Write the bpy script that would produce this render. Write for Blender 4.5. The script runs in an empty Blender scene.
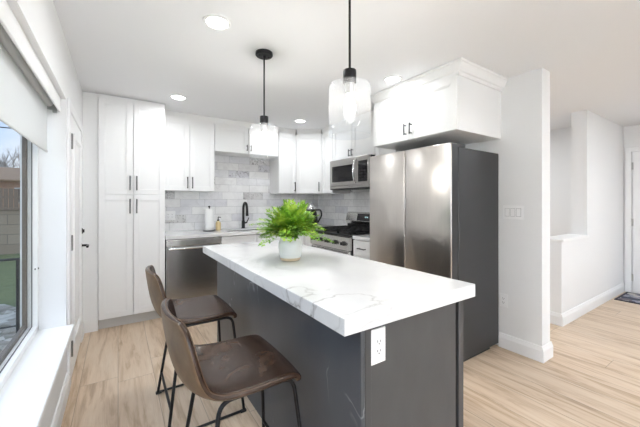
import bpy, bmesh, math, random
from mathutils import Vector, Matrix, Euler
PI = math.pi
random.seed(7)
C = bpy.context.scene.collection
S = bpy.context.scene

# ------------------------------------------------------------------ camera
H = 1.29
cam = bpy.data.objects.new('camera', bpy.data.cameras.new('camera'))
C.objects.link(cam); S.camera = cam
cam.location = (0, 0, H)
cam.rotation_euler = (PI/2, 0, -0.5856)
cam.data.sensor_width = 36.0
cam.data.lens = 305.7/640*36
cam.data.shift_x = -0.8/640
cam.data.shift_y = -11.5/640
cam.data.clip_start = 0.02

# ------------------------------------------------------------------ world
W = bpy.data.worlds.new('world'); S.world = W; W.use_nodes = True
nt = W.node_tree; nt.nodes.clear()
tc = nt.nodes.new('ShaderNodeTexCoord'); sep = nt.nodes.new('ShaderNodeSeparateXYZ')
nt.links.new(tc.outputs['Generated'], sep.inputs[0])
rmp = nt.nodes.new('ShaderNodeValToRGB')
els = rmp.color_ramp.elements
els[0].position = 0.0; els[0].color = (0.42, 0.40, 0.37, 1)
els[1].position = 1.0; els[1].color = (0.42, 0.62, 0.95, 1)
e = els.new(0.49); e.color = (0.55, 0.53, 0.50, 1)
e = els.new(0.51); e.color = (0.93, 0.96, 1.0, 1)
e = els.new(0.60); e.color = (0.50, 0.68, 0.98, 1)
mr = nt.nodes.new('ShaderNodeMapRange')
mr.inputs[1].default_value = -1; mr.inputs[2].default_value = 1
nt.links.new(sep.outputs[2], mr.inputs[0]); nt.links.new(mr.outputs[0], rmp.inputs[0])
nz = nt.nodes.new('ShaderNodeTexNoise'); nz.inputs['Scale'].default_value = 9; nz.inputs['Detail'].default_value = 6
nt.links.new(tc.outputs['Generated'], nz.inputs['Vector'])
cr = nt.nodes.new('ShaderNodeValToRGB'); cr.color_ramp.elements[0].position = 0.5; cr.color_ramp.elements[1].position = 0.72
nt.links.new(nz.outputs['Fac'], cr.inputs[0])
mx = nt.nodes.new('ShaderNodeMix'); mx.data_type = 'RGBA'
nt.links.new(cr.outputs[0], mx.inputs[0]); nt.links.new(rmp.outputs[0], mx.inputs[6])
mx.inputs[7].default_value = (0.95, 0.96, 0.98, 1)
bg = nt.nodes.new('ShaderNodeBackground'); bg.inputs[1].default_value = 0.62
nt.links.new(mx.outputs[2], bg.inputs[0])
wo = nt.nodes.new('ShaderNodeOutputWorld'); nt.links.new(bg.outputs[0], wo.inputs[0])

# ------------------------------------------------------------------ large lights and exposure
def area(name, loc, rot, sx, sy, power, col=(1, 1, 1)):
    l = bpy.data.lights.new(name, 'AREA'); l.shape = 'RECTANGLE'
    l.size = sx; l.size_y = sy; l.energy = power; l.color = col
    o = bpy.data.objects.new(name, l); C.objects.link(o)
    o.location = loc; o.rotation_euler = rot
    return o
sun = bpy.data.lights.new('sun', 'SUN'); sun.energy = 0.5; sun.angle = 0.05; sun.color = (1, 0.95, 0.86)
so = bpy.data.objects.new('sun', sun); C.objects.link(so); so.rotation_euler = (0.75, 0.15, 0.3)
# daylight entering through the living room windows behind the camera
area('rear_window_light_a', (0.75, -3.02, 1.35), (PI/2, 0, PI), 1.5, 1.5, 360, (0.84, 0.92, 1))
area('rear_window_light_b', (3.6, -3.02, 1.35), (PI/2, 0, PI), 2.4, 1.5, 84, (0.76, 0.89, 1))
# skylight falling in through the left window
area('left_skylight', (-2.6, 1.0, 3.1), (0, -math.radians(52), 0), 2.0, 3.6, 44, (0.84, 0.92, 1))
VS = S.view_settings
VS.view_transform = 'Standard'; VS.look = 'None'; VS.gamma = 1.0; VS.use_curve_mapping = False
VS.exposure = 0.86

# ------------------------------------------------------------------ materials
def mat(name, col, rough=0.5, metal=0.0, **kw):
    m = bpy.data.materials.new(name); m.use_nodes = True
    b = m.node_tree.nodes['Principled BSDF']
    b.inputs['Base Color'].default_value = (*col, 1)
    b.inputs['Roughness'].default_value = rough
    b.inputs['Metallic'].default_value = metal
    for k, v in kw.items(): b.inputs[k].default_value = v
    return m
def N(m, t): return m.node_tree.nodes.new(t)
def LK(m, a, b): m.node_tree.links.new(a, b)
def BS(m): return m.node_tree.nodes['Principled BSDF']
def coords(m, scale=(1, 1, 1), rot=(0, 0, 0), world=False):
    if world:
        g = N(m, 'ShaderNodeNewGeometry'); src = g.outputs['Position']
    else:
        src = N(m, 'ShaderNodeTexCoord').outputs['Object']
    mp = N(m, 'ShaderNodeMapping'); mp.inputs['Scale'].default_value = scale; mp.inputs['Rotation'].default_value = rot
    LK(m, src, mp.inputs['Vector']); return mp.outputs['Vector']
def noise(m, vec, scale, detail=4, rough=0.5, dist=0.0):
    n = N(m, 'ShaderNodeTexNoise'); n.inputs['Scale'].default_value = scale; n.inputs['Detail'].default_value = detail
    n.inputs['Roughness'].default_value = rough; n.inputs['Distortion'].default_value = dist
    LK(m, vec, n.inputs['Vector']); return n.outputs['Fac']
def ramp(m, fac, stops, interp='LINEAR'):
    r = N(m, 'ShaderNodeValToRGB'); r.color_ramp.interpolation = interp
    el = r.color_ramp.elements
    el[0].position, el[0].color = stops[0][0], (*stops[0][1], 1)
    el[1].position, el[1].color = stops[-1][0], (*stops[-1][1], 1)
    for p, c in stops[1:-1]:
        q = el.new(p); q.color = (*c, 1)
    LK(m, fac, r.inputs[0]); return r.outputs[0]
def mix(m, fac, a, b, blend='MIX'):
    x = N(m, 'ShaderNodeMix'); x.data_type = 'RGBA'; x.blend_type = blend
    for i, v in ((0, fac), (6, a), (7, b)):
        if hasattr(v, 'node'): LK(m, v, x.inputs[i])
        elif isinstance(v, (int, float)): x.inputs[i].default_value = v
        else: x.inputs[i].default_value = (*v, 1)
    return x.outputs[2]
def math_(m, op, a, b=0.0):
    x = N(m, 'ShaderNodeMath'); x.operation = op
    for i, v in ((0, a), (1, b)):
        if hasattr(v, 'node'): LK(m, v, x.inputs[i])
        else: x.inputs[i].default_value = v
    return x.outputs[0]
def bump(m, h, strength=0.2, dist=0.01):
    b = N(m, 'ShaderNodeBump'); b.inputs['Strength'].default_value = strength; b.inputs['Distance'].default_value = dist
    LK(m, h, b.inputs['Height']); LK(m, b.outputs[0], BS(m).inputs['Normal'])

M = {}
M['wall'] = mat('wall_paint', (0.86, 0.86, 0.86), 0.55)
bump(M['wall'], noise(M['wall'], coords(M['wall'], world=True), 60, 3), 0.06, 0.004)
M['ceiling'] = mat('ceiling_paint', (0.865, 0.87, 0.885), 0.8)
bump(M['ceiling'], noise(M['ceiling'], coords(M['ceiling'], world=True), 40, 3), 0.05, 0.004)
M['trim'] = mat('trim_paint', (0.89, 0.89, 0.89), 0.35)
M['cabinet'] = mat('white_cabinet_lacquer', (0.88, 0.88, 0.875), 0.38)
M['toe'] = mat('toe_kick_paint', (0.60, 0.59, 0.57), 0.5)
M['black'] = mat('black_metal', (0.018, 0.018, 0.02), 0.38, 0.6)
M['pull'] = mat('dark_pull_metal', (0.06, 0.06, 0.063), 0.35, 0.7)
M['black_plastic'] = mat('black_plastic', (0.012, 0.012, 0.013), 0.3)
M['iron'] = mat('cast_iron', (0.012, 0.012, 0.013), 0.55)
M['black_glass'] = mat('black_glass', (0.008, 0.008, 0.01), 0.06)
M['white_plastic'] = mat('white_plastic', (0.92, 0.92, 0.92), 0.35)
M['gap'] = mat('gap_shade_grey', (0.40, 0.40, 0.40), 0.6)  # painted shade for the thin lines around the switch rockers
M['slot'] = mat('dark_slot', (0.03, 0.03, 0.03), 0.6)
M['hinge'] = mat('aged_hinge', (0.22, 0.22, 0.215), 0.35, 0.8)
M['chrome'] = mat('chrome', (0.75, 0.75, 0.76), 0.12, 1.0)
M['nickel'] = mat('satin_nickel', (0.55, 0.55, 0.54), 0.3, 1.0)
M['gasket'] = mat('window_gasket', (0.08, 0.08, 0.08), 0.6)
M['taupe'] = mat('taupe_window_frame', (0.125, 0.098, 0.075), 0.45)
M['shade'] = mat('white_shade_fabric', (0.86, 0.86, 0.85), 0.8)
M['paper'] = mat('paper_towel', (0.88, 0.88, 0.87), 0.9)
M['amber'] = mat('amber_soap', (0.72, 0.56, 0.30), 0.2)
M['case'] = mat('fridge_side_grey', (0.042, 0.042, 0.044), 0.42, 0.3)
m = M['case']; bump(m, noise(m, coords(m), 350, 2), 0.04, 0.002)

def steel(name, col, rough, axis='z'):
    m = mat(name, col, rough, 1.0)
    sc = {'z': (30, 30, 0.6), 'x': (0.6, 30, 30)}[axis]
    v = noise(m, coords(m, sc), 6, 3)
    LK(m, ramp(m, v, [(0.25, tuple(c*0.96 for c in col)), (0.75, tuple(min(1, c*1.03) for c in col))]), BS(m).inputs['Base Color'])
    r = N(m, 'ShaderNodeMapRange'); r.inputs[3].default_value = rough*0.95; r.inputs[4].default_value = rough*1.08
    LK(m, v, r.inputs[0]); LK(m, r.outputs[0], BS(m).inputs['Roughness'])
    w = noise(m, coords(m, (2.2, 2.2, 0.8)), 2.2, 1)
    bump(m, w, 0.12, 0.03)
    return m
M['steel'] = steel('brushed_steel_door', (0.68, 0.64, 0.60), 0.28)
M['steel_dark'] = mat('brushed_dark_steel', (0.38, 0.376, 0.37), 0.24, 1.0)
bump(M['steel_dark'], noise(M['steel_dark'], coords(M['steel_dark'], (1, 1, 0.4)), 3.0, 1), 0.10, 0.03)
M['steel_m'] = steel('microwave_steel', (0.44, 0.425, 0.41), 0.28, 'x')
M['steel_h'] = steel('brushed_steel_panel', (0.60, 0.59, 0.57), 0.26, 'x')

m = M['shade']
tl = N(m, 'ShaderNodeBsdfTranslucent'); tl.inputs[0].default_value = (0.9, 0.9, 0.89, 1)
ms = N(m, 'ShaderNodeMixShader'); ms.inputs[0].default_value = 0.4
LK(m, BS(m).outputs[0], ms.inputs[1]); LK(m, tl.outputs[0], ms.inputs[2])
LK(m, ms.outputs[0], m.node_tree.nodes['Material Output'].inputs[0])

# floor planks run along Y
m = M['floor'] = mat('oak_plank_floor', (0.5, 0.4, 0.3), 0.38)
g = N(m, 'ShaderNodeNewGeometry'); sp = N(m, 'ShaderNodeSeparateXYZ'); LK(m, g.outputs['Position'], sp.inputs[0])
px = math_(m, 'DIVIDE', sp.outputs[0], 0.225); row = math_(m, 'FLOOR', px)
wn = N(m, 'ShaderNodeTexWhiteNoise'); wn.noise_dimensions = '1D'; LK(m, row, wn.inputs['W'])
py = math_(m, 'ADD', math_(m, 'DIVIDE', sp.outputs[1], 1.5), math_(m, 'MULTIPLY', wn.outputs['Value'], 7.3)); colm = math_(m, 'FLOOR', py)
cb = N(m, 'ShaderNodeCombineXYZ'); LK(m, row, cb.inputs[0]); LK(m, colm, cb.inputs[1])
w2 = N(m, 'ShaderNodeTexWhiteNoise'); w2.noise_dimensions = '2D'; LK(m, cb.outputs[0], w2.inputs['Vector'])
off = N(m, 'ShaderNodeVectorMath'); off.operation = 'MULTIPLY_ADD'
LK(m, w2.outputs['Color'], off.inputs[0]); off.inputs[1].default_value = (13, 17, 5); LK(m, g.outputs['Position'], off.inputs[2])
mp = N(m, 'ShaderNodeMapping'); mp.inputs['Scale'].default_value = (6.5, 0.6, 1); LK(m, off.outputs[0], mp.inputs[0])
gr = noise(m, mp.outputs[0], 2.6, 6, 0.6, 0.8)
mp2 = N(m, 'ShaderNodeMapping'); mp2.inputs['Scale'].default_value = (70, 2.5, 1); LK(m, off.outputs[0], mp2.inputs[0])
fine = noise(m, mp2.outputs[0], 3, 3)
base = ramp(m, gr, [(0.30, (0.30, 0.165, 0.08)), (0.42, (0.50, 0.335, 0.20)), (0.52, (0.70, 0.535, 0.385)), (0.75, (0.78, 0.65, 0.51))])
base = mix(m, 0.22, base, ramp(m, w2.outputs['Value'], [(0, (0.55, 0.40, 0.27)), (1, (0.74, 0.61, 0.48))]))
base = mix(m, 0.22, base, ramp(m, fine, [(0.3, (0.46, 0.34, 0.23)), (0.7, (0.76, 0.64, 0.5))]))
fx = math_(m, 'FRACT', px); fy = math_(m, 'FRACT', py)
gx = math_(m, 'LESS_THAN', math_(m, 'MINIMUM', fx, math_(m, 'SUBTRACT', 1.0, fx)), 0.009)
gy = math_(m, 'LESS_THAN', math_(m, 'MINIMUM', fy, math_(m, 'SUBTRACT', 1.0, fy)), 0.0014)
gap = math_(m, 'MAXIMUM', gx, gy)
LK(m, mix(m, math_(m, 'MULTIPLY', gap, 0.55), base, (0.22, 0.15, 0.1)), BS(m).inputs['Base Color'])
bump(m, math_(m, 'SUBTRACT', math_(m, 'MULTIPLY', fine, 0.15), gap), 0.15, 0.002)

# quartz with grey veins
def quartz(name, strong):
    m = mat(name, (0.86, 0.86, 0.85), 0.14)
    v = coords(m, world=True)
    n1 = noise(m, v, 1.7, 5, 0.55, 1.6)
    a = math_(m, 'ABSOLUTE', math_(m, 'SUBTRACT', n1, 0.5))
    vein = ramp(m, a, [(0.0, (1, 1, 1)), (0.006, (0.45, 0.45, 0.45)), (0.03, (0, 0, 0))])
    n2 = noise(m, v, 1.3, 3)
    msk = ramp(m, n2, [(0.46, (0, 0, 0)), (0.62, (1, 1, 1))])
    f = math_(m, 'MULTIPLY', math_(m, 'MULTIPLY', vein, msk), strong)
    cl = ramp(m, noise(m, v, 3, 5), [(0.3, (0.72, 0.72, 0.725)), (0.6, (0.80, 0.80, 0.795))])
    LK(m, mix(m, f, cl, (0.34, 0.32, 0.31)), BS(m).inputs['Base Color'])
    return m
M['quartz'] = quartz('white_quartz_veined', 1.0)
M['quartz_plain'] = quartz('white_quartz', 0.3)

# marble subway tile: axis 0 for the back wall (u = x), 1 for the side wall (u = y)
def tile(name, ax):
    m = mat(name, (0.7, 0.7, 0.7), 0.22)
    g = N(m, 'ShaderNodeNewGeometry'); sp = N(m, 'ShaderNodeSeparateXYZ'); LK(m, g.outputs['Position'], sp.inputs[0])
    v = math_(m, 'DIVIDE', math_(m, 'SUBTRACT', sp.outputs[2], 0.914), 0.1035); r = math_(m, 'FLOOR', v)
    wr = N(m, 'ShaderNodeTexWhiteNoise'); wr.noise_dimensions = '1D'; LK(m, r, wr.inputs['W'])
    u = math_(m, 'ADD', math_(m, 'DIVIDE', sp.outputs[ax], 0.305), math_(m, 'ADD', math_(m, 'MULTIPLY', r, 0.5), math_(m, 'MULTIPLY', wr.outputs['Value'], 0.35)))
    c = math_(m, 'FLOOR', u)
    cb = N(m, 'ShaderNodeCombineXYZ'); LK(m, c, cb.inputs[0]); LK(m, r, cb.inputs[1]); cb.inputs[2].default_value = ax*9.0
    wn = N(m, 'ShaderNodeTexWhiteNoise'); wn.noise_dimensions = '3D'; LK(m, cb.outputs[0], wn.inputs['Vector'])
    col = ramp(m, wn.outputs['Value'], [(0.0, (0.86, 0.855, 0.85)), (0.28, (0.74, 0.74, 0.765)), (0.46, (0.90, 0.895, 0.89)), (0.68, (0.62, 0.62, 0.67)),
                                        (0.8, (0.70, 0.69, 0.70)), (0.9, (0.40, 0.385, 0.38)), (0.96, (0.46, 0.46, 0.53))], 'CONSTANT')
    off = N(m, 'ShaderNodeVectorMath'); off.operation = 'MULTIPLY_ADD'
    LK(m, wn.outputs['Color'], off.inputs[0]); off.inputs[1].default_value = (9, 9, 9); LK(m, g.outputs['Position'], off.inputs[2])
    n = noise(m, off.outputs[0], 7, 6, 0.6, 1.5)
    col = mix(m, 0.5, col, ramp(m, n, [(0.3, (0.66, 0.65, 0.66)), (0.55, (0.90, 0.90, 0.90))]))
    a = math_(m, 'ABSOLUTE', math_(m, 'SUBTRACT', noise(m, off.outputs[0], 5, 4, 0.6, 2.5), 0.5))
    vein = math_(m, 'MULTIPLY', math_(m, 'LESS_THAN', a, 0.012), math_(m, 'GREATER_THAN', wn.outputs['Value'], 0.86))
    col = mix(m, math_(m, 'MULTIPLY', vein, 0.8), col, (0.10, 0.09, 0.09))
    fu = math_(m, 'FRACT', u); fv = math_(m, 'FRACT', v)
    g1 = math_(m, 'LESS_THAN', math_(m, 'MINIMUM', fu, math_(m, 'SUBTRACT', 1.0, fu)), 0.006)
    g2 = math_(m, 'LESS_THAN', math_(m, 'MINIMUM', fv, math_(m, 'SUBTRACT', 1.0, fv)), 0.018)
    gap = math_(m, 'MAXIMUM', g1, g2)
    LK(m, mix(m, gap, col, (0.50, 0.50, 0.50)), BS(m).inputs['Base Color'])
    bump(m, math_(m, 'SUBTRACT', 1.0, gap), 0.4, 0.002)
    return m
M['tile_x'] = tile('marble_tile_back', 0)
M['tile_y'] = tile('marble_tile_side', 1)

# island paint with scuffs; blue cast of the daylight mixed into the grey
m = M['island'] = mat('grey_island_paint', (0.115, 0.118, 0.122), 0.34)
v = coords(m, (1, 1, 0.45), (0.2, 0.1, 0.3))
a = math_(m, 'ABSOLUTE', math_(m, 'SUBTRACT', noise(m, v, 2.3, 3, 0.5, 2.2), 0.5))
sc = math_(m, 'MULTIPLY', ramp(m, a, [(0, (1, 1, 1)), (0.012, (0, 0, 0))]), ramp(m, noise(m, v, 3.1, 2), [(0.52, (0, 0, 0)), (0.60, (1, 1, 1))]))
cl = ramp(m, noise(m, v, 4, 5), [(0.3, (0.052, 0.058, 0.068)), (0.7, (0.074, 0.082, 0.094))])
LK(m, mix(m, math_(m, 'MULTIPLY', sc, 0.45), cl, (0.55, 0.57, 0.6)), BS(m).inputs['Base Color'])
M['island_end'] = mat('grey_island_end_panel', (0.098, 0.096, 0.094), 0.42)
m = M['island_end']
LK(m, ramp(m, noise(m, coords(m, (6, 6, 2.5)), 2, 4), [(0.3, (0.056, 0.057, 0.059)), (0.7, (0.068, 0.069, 0.071))]), BS(m).inputs['Base Color'])

# leather
m = M['leather'] = mat('brown_leather', (0.1, 0.06, 0.04), 0.25)
v = coords(m)
LK(m, ramp(m, noise(m, v, 9, 6, 0.6, 0.6), [(0.3, (0.022, 0.010, 0.006)), (0.52, (0.045, 0.023, 0.014)), (0.72, (0.095, 0.055, 0.036))]), BS(m).inputs['Base Color'])
bump(m, noise(m, v, 170, 3), 0.12, 0.002)
m = M['leather_back'] = mat('lit_leather_shell', (0.16, 0.11, 0.07), 0.46)  # same brown leather; light on the outer shell is put into the lighter colour
v = coords(m)
LK(m, ramp(m, noise(m, v, 8, 6, 0.6, 0.6), [(0.3, (0.085, 0.046, 0.020)), (0.55, (0.145, 0.086, 0.042)), (0.75, (0.21, 0.135, 0.075))]), BS(m).inputs['Base Color'])
bump(m, noise(m, v, 170, 3), 0.12, 0.002)
M['stitch'] = mat('stitch_thread', (0.12, 0.065, 0.035), 0.7)

# glass: see-through with a fresnel reflection
def glass(name, tint=(1, 1, 1), veil=0.0):
    m = bpy.data.materials.new(name); m.use_nodes = True; t = m.node_tree; t.nodes.clear()
    tr = t.nodes.new('ShaderNodeBsdfTransparent'); tr.inputs[0].default_value = (*tint, 1)
    gl = t.nodes.new('ShaderNodeBsdfGlossy'); gl.inputs['Roughness'].default_value = 0.03
    lw = t.nodes.new('ShaderNodeLayerWeight'); lw.inputs[0].default_value = 0.5
    pw = t.nodes.new('ShaderNodeMath'); pw.operation = 'POWER'; t.links.new(lw.outputs['Facing'], pw.inputs[0]); pw.inputs[1].default_value = 5.0
    fr = t.nodes.new('ShaderNodeMapRange'); fr.inputs[3].default_value = 0.02; fr.inputs[4].default_value = 0.06; t.links.new(pw.outputs[0], fr.inputs[0])
    mx = t.nodes.new('ShaderNodeMixShader'); t.links.new(fr.outputs[0], mx.inputs[0]); t.links.new(tr.outputs[0], mx.inputs[1]); t.links.new(gl.outputs[0], mx.inputs[2])
    out = t.nodes.new('ShaderNodeOutputMaterial'); last = mx
    if veil:
        tl = t.nodes.new('ShaderNodeBsdfTranslucent'); tl.inputs[0].default_value = (1, 1, 1, 1)
        nz = t.nodes.new('ShaderNodeTexNoise'); nz.inputs['Scale'].default_value = 55; nz.inputs['Detail'].default_value = 3
        tcc = t.nodes.new('ShaderNodeTexCoord'); t.links.new(tcc.outputs['Object'], nz.inputs['Vector'])
        rg = t.nodes.new('ShaderNodeMapRange'); rg.inputs[1].default_value = 0.3; rg.inputs[2].default_value = 0.75
        rg.inputs[3].default_value = veil*0.6; rg.inputs[4].default_value = veil*1.5
        t.links.new(nz.outputs['Fac'], rg.inputs[0])
        m2 = t.nodes.new('ShaderNodeMixShader'); t.links.new(rg.outputs[0], m2.inputs[0]); t.links.new(mx.outputs[0], m2.inputs[1]); t.links.new(tl.outputs[0], m2.inputs[2]); last = m2
    t.links.new(last.outputs[0], out.inputs[0]); return m
M['pane'] = glass('window_glass', (0.97, 0.98, 0.98))
M['seeded'] = glass('seeded_glass', (0.97, 0.98, 0.99), 0.016)
def emit(name, col, s):
    m = mat(name, col, 0.5); b = BS(m); b.inputs['Emission Color'].default_value = (*col, 1); b.inputs['Emission Strength'].default_value = s; return m
M['lens'] = emit('lamp_lens', (1, 0.98, 0.94), 9)
def bulb_glass():
    m = bpy.data.materials.new('glowing_bulb_glass'); m.use_nodes = True; t = m.node_tree; t.nodes.clear()
    tr = t.nodes.new('ShaderNodeBsdfTransparent'); em = t.nodes.new('ShaderNodeEmission')
    em.inputs[0].default_value = (1, 0.97, 0.92, 1); em.inputs[1].default_value = 16
    mx = t.nodes.new('ShaderNodeMixShader'); mx.inputs[0].default_value = 0.35
    t.links.new(tr.outputs[0], mx.inputs[1]); t.links.new(em.outputs[0], mx.inputs[2])
    out = t.nodes.new('ShaderNodeOutputMaterial'); t.links.new(mx.outputs[0], out.inputs[0]); return m
M['bulb'] = bulb_glass()
M['digit'] = emit('clock_digits', (0.5, 0.75, 0.8), 0.25)
# plant
m = M['fern'] = mat('fern_leaf', (0.2, 0.4, 0.05), 0.5)
LK(m, ramp(m, noise(m, coords(m), 14, 3), [(0.3, (0.07, 0.20, 0.018)), (0.5, (0.22, 0.44, 0.03)), (0.72, (0.55, 0.66, 0.08))]), BS(m).inputs['Base Color'])
BS(m).inputs['Subsurface Weight'].default_value = 0.0
M['stem'] = mat('fern_stem', (0.16, 0.22, 0.04), 0.6)
M['pot'] = mat('white_ceramic', (0.84, 0.84, 0.82), 0.3)
M['pot_base'] = mat('wooden_pot_foot', (0.72, 0.58, 0.38), 0.5)
M['soil'] = mat('potting_soil', (0.05, 0.035, 0.02), 0.9)
# mat in the hall
m = M['rug'] = mat('woven_rug', (0.2, 0.2, 0.24), 0.95)
vo = N(m, 'ShaderNodeTexVoronoi'); vo.inputs['Scale'].default_value = 16; LK(m, coords(m), vo.inputs['Vector'])
sx = N(m, 'ShaderNodeSeparateColor'); LK(m, vo.outputs['Color'], sx.inputs[0])
LK(m, ramp(m, sx.outputs[0], [(0, (0.05, 0.055, 0.09)), (0.3, (0.30, 0.30, 0.36)), (0.55, (0.14, 0.12, 0.14)), (0.8, (0.50, 0.47, 0.45))], 'CONSTANT'), BS(m).inputs['Base Color'])
M['rug_edge'] = mat('rug_binding', (0.045, 0.04, 0.05), 0.95)
# outdoors
m = M['lawn'] = mat('lawn_turf', (0.15, 0.25, 0.07), 0.9)
LK(m, ramp(m, noise(m, coords(m), 5, 6, 0.7), [(0.3, (0.065, 0.095, 0.028)), (0.7, (0.16, 0.19, 0.075))]), BS(m).inputs['Base Color'])
m = M['gravel'] = mat('pale_gravel', (0.6, 0.6, 0.58), 0.9)
vo = N(m, 'ShaderNodeTexVoronoi'); vo.inputs['Scale'].default_value = 9; LK(m, coords(m), vo.inputs['Vector'])
sx = N(m, 'ShaderNodeSeparateColor'); LK(m, vo.outputs['Color'], sx.inputs[0])
LK(m, ramp(m, sx.outputs[0], [(0, (0.17, 0.15, 0.11)), (0.5, (0.36, 0.33, 0.28)), (1, (0.56, 0.53, 0.47))]), BS(m).inputs['Base Color'])
def bricks(name, c1, c2, mo, sc, rot=(PI/2, 0, 0), bw=0.4, rh=0.2, ms=0.012):
    m = mat(name, c1, 0.9)
    b = N(m, 'ShaderNodeTexBrick'); b.inputs['Color1'].default_value = (*c1, 1); b.inputs['Color2'].default_value = (*c2, 1); b.inputs['Mortar'].default_value = (*mo, 1)
    b.inputs['Scale'].default_value = sc; b.inputs['Brick Width'].default_value = bw; b.inputs['Row Height'].default_value = rh; b.inputs['Mortar Size'].default_value = ms
    LK(m, coords(m, rot=rot), b.inputs['Vector']); LK(m, b.outputs[0], BS(m).inputs['Base Color']); return m
M['block'] = bricks('concrete_block', (0.27, 0.22, 0.165), (0.33, 0.275, 0.21), (0.20, 0.165, 0.13), 1.0, (PI/2, 0, 0), 0.8, 0.3, 0.012)
M['brick'] = bricks('house_brick', (0.45, 0.22, 0.13), (0.56, 0.32, 0.2), (0.5, 0.45, 0.4), 2.2)
M['roof'] = mat('tan_shingle', (0.30, 0.20, 0.13), 0.9)
M['wood'] = mat('weathered_wood', (0.20, 0.15, 0.11), 0.9)
M['bark'] = mat('grey_bark', (0.20, 0.17, 0.15), 0.95)

# ------------------------------------------------------------------ mesh helpers
def BM(): return bmesh.new()
def box(bm, x0, x1, y0, y1, z0, z1, bev=0.0, seg=1):
    r = bmesh.ops.create_cube(bm, size=1.0); vs = r['verts']
    for v in vs:
        v.co = Vector((x0+(v.co.x+.5)*(x1-x0), y0+(v.co.y+.5)*(y1-y0), z0+(v.co.z+.5)*(z1-z0)))
    if bev > 0:
        ed = list({e for v in vs for e in v.link_edges})
        bmesh.ops.bevel(bm, geom=ed, offset=bev, segments=seg, profile=0.5, affect='EDGES')
    return bm
def tube(bm, pts, r, n=8, cap=True, r1=None):
    pts = [Vector(p) for p in pts]; rings = []; up = None
    for i, p in enumerate(pts):
        d = (pts[min(i+1, len(pts)-1)]-pts[max(i-1, 0)]).normalized()
        if up is None:
            up = d.orthogonal().normalized()
        up = (up-d*up.dot(d)).normalized(); s = d.cross(up)
        rr = r if r1 is None else r+(r1-r)*i/(len(pts)-1)
        rings.append([bm.verts.new(p+(up*math.cos(2*PI*k/n)+s*math.sin(2*PI*k/n))*rr) for k in range(n)])
    for a, b in zip(rings, rings[1:]):
        for k in range(n): bm.faces.new((a[k], a[(k+1) % n], b[(k+1) % n], b[k]))
    if cap:
        bm.faces.new(rings[0][::-1]); bm.faces.new(rings[-1])
    return bm
def lathe(bm, prof, c=(0, 0, 0), n=32, axis='z', close=True):
    c = Vector(c); rings = []
    for r, z in prof:
        ring = []
        for k in range(n):
            a = 2*PI*k/n; x, y = r*math.cos(a), r*math.sin(a)
            p = {'z': (x, y, z), 'y': (x, z, y), 'x': (z, x, y)}[axis]
            ring.append(bm.verts.new(c+Vector(p)))
        rings.append(ring)
    for a, b in zip(rings, rings[1:]):
        for k in range(n): bm.faces.new((a[k], a[(k+1) % n], b[(k+1) % n], b[k]))
    if close:
        bm.faces.new(rings[0][::-1]); bm.faces.new(rings[-1])
    return bm
def prism(bm, poly, axis, a0, a1):
    """extrude a 2-D polygon along an axis: 'x' polygon is (y,z), 'y' is (x,z), 'z' is (x,y)"""
    def P(p, a): return {'x': (a, p[0], p[1]), 'y': (p[0], a, p[1]), 'z': (p[0], p[1], a)}[axis]
    A = [bm.verts.new(P(p, a0)) for p in poly]; B = [bm.verts.new(P(p, a1)) for p in poly]
    n = len(poly)
    for i in range(n): bm.faces.new((A[i], A[(i+1) % n], B[(i+1) % n], B[i]))
    bm.faces.new(A[::-1]); bm.faces.new(B); return bm
def smooth_path(ctrl, rad=0.03, n=5):
    """round the corners of a polyline"""
    P = [Vector(p) for p in ctrl]; out = [P[0]]
    for a, b, c in zip(P, P[1:], P[2:]):
        d0 = (a-b); d1 = (c-b); k = min(rad, d0.length*.45, d1.length*.45)
        s, e = b+d0.normalized()*k, b+d1.normalized()*k
        for i in range(n+1):
            t = i/n; out.append(s*(1-t)**2+b*2*t*(1-t)+e*t*t)
    out.append(P[-1]); return out
def obj(name, bm, m, parent=None, smooth=False, label=None, loc=None):
    bmesh.ops.recalc_face_normals(bm, faces=bm.faces)
    me = bpy.data.meshes.new(name); bm.to_mesh(me); bm.free()
    o = bpy.data.objects.new(name, me); C.objects.link(o)
    for q in (m if isinstance(m, (list, tuple)) else [m]): me.materials.append(q)
    if smooth:
        me.polygons.foreach_set('use_smooth', [True]*len(me.polygons))
        if smooth != 'all': me.set_sharp_from_angle(angle=math.radians(40))
    if parent: o.parent = parent
    if label: o['label'] = label
    if loc: o.location = loc
    return o
def thing(name, label, cat, loc=(0, 0, 0), rz=0.0, group=None):
    o = bpy.data.objects.new(name, None); C.objects.link(o); o.empty_display_size = 0.1
    o.location = loc; o.rotation_euler = (0, 0, rz); o['label'] = label; o['category'] = cat
    if group: o['group'] = group
    return o
def tag(o, label, cat, group=None, kind=None):
    o['label'] = label; o['category'] = cat
    if group: o['group'] = group
    if kind: o['kind'] = kind
    return o
def struct(name, bm, m, label, cat, parent=None):
    o = obj(name, bm, m, parent)
    if not parent: tag(o, label, cat, kind='structure')
    return o
def dup(root, label, loc=None, rz=None):
    r = root.copy(); C.objects.link(r); r['label'] = label
    if loc is not None: r.location = loc
    if rz is not None: r.rotation_euler = (0, 0, rz)
    for ch in list(root.children):
        c = ch.copy(); C.objects.link(c); c.parent = r
        for g in list(ch.children):
            d = g.copy(); C.objects.link(d); d.parent = c
    return r

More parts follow.
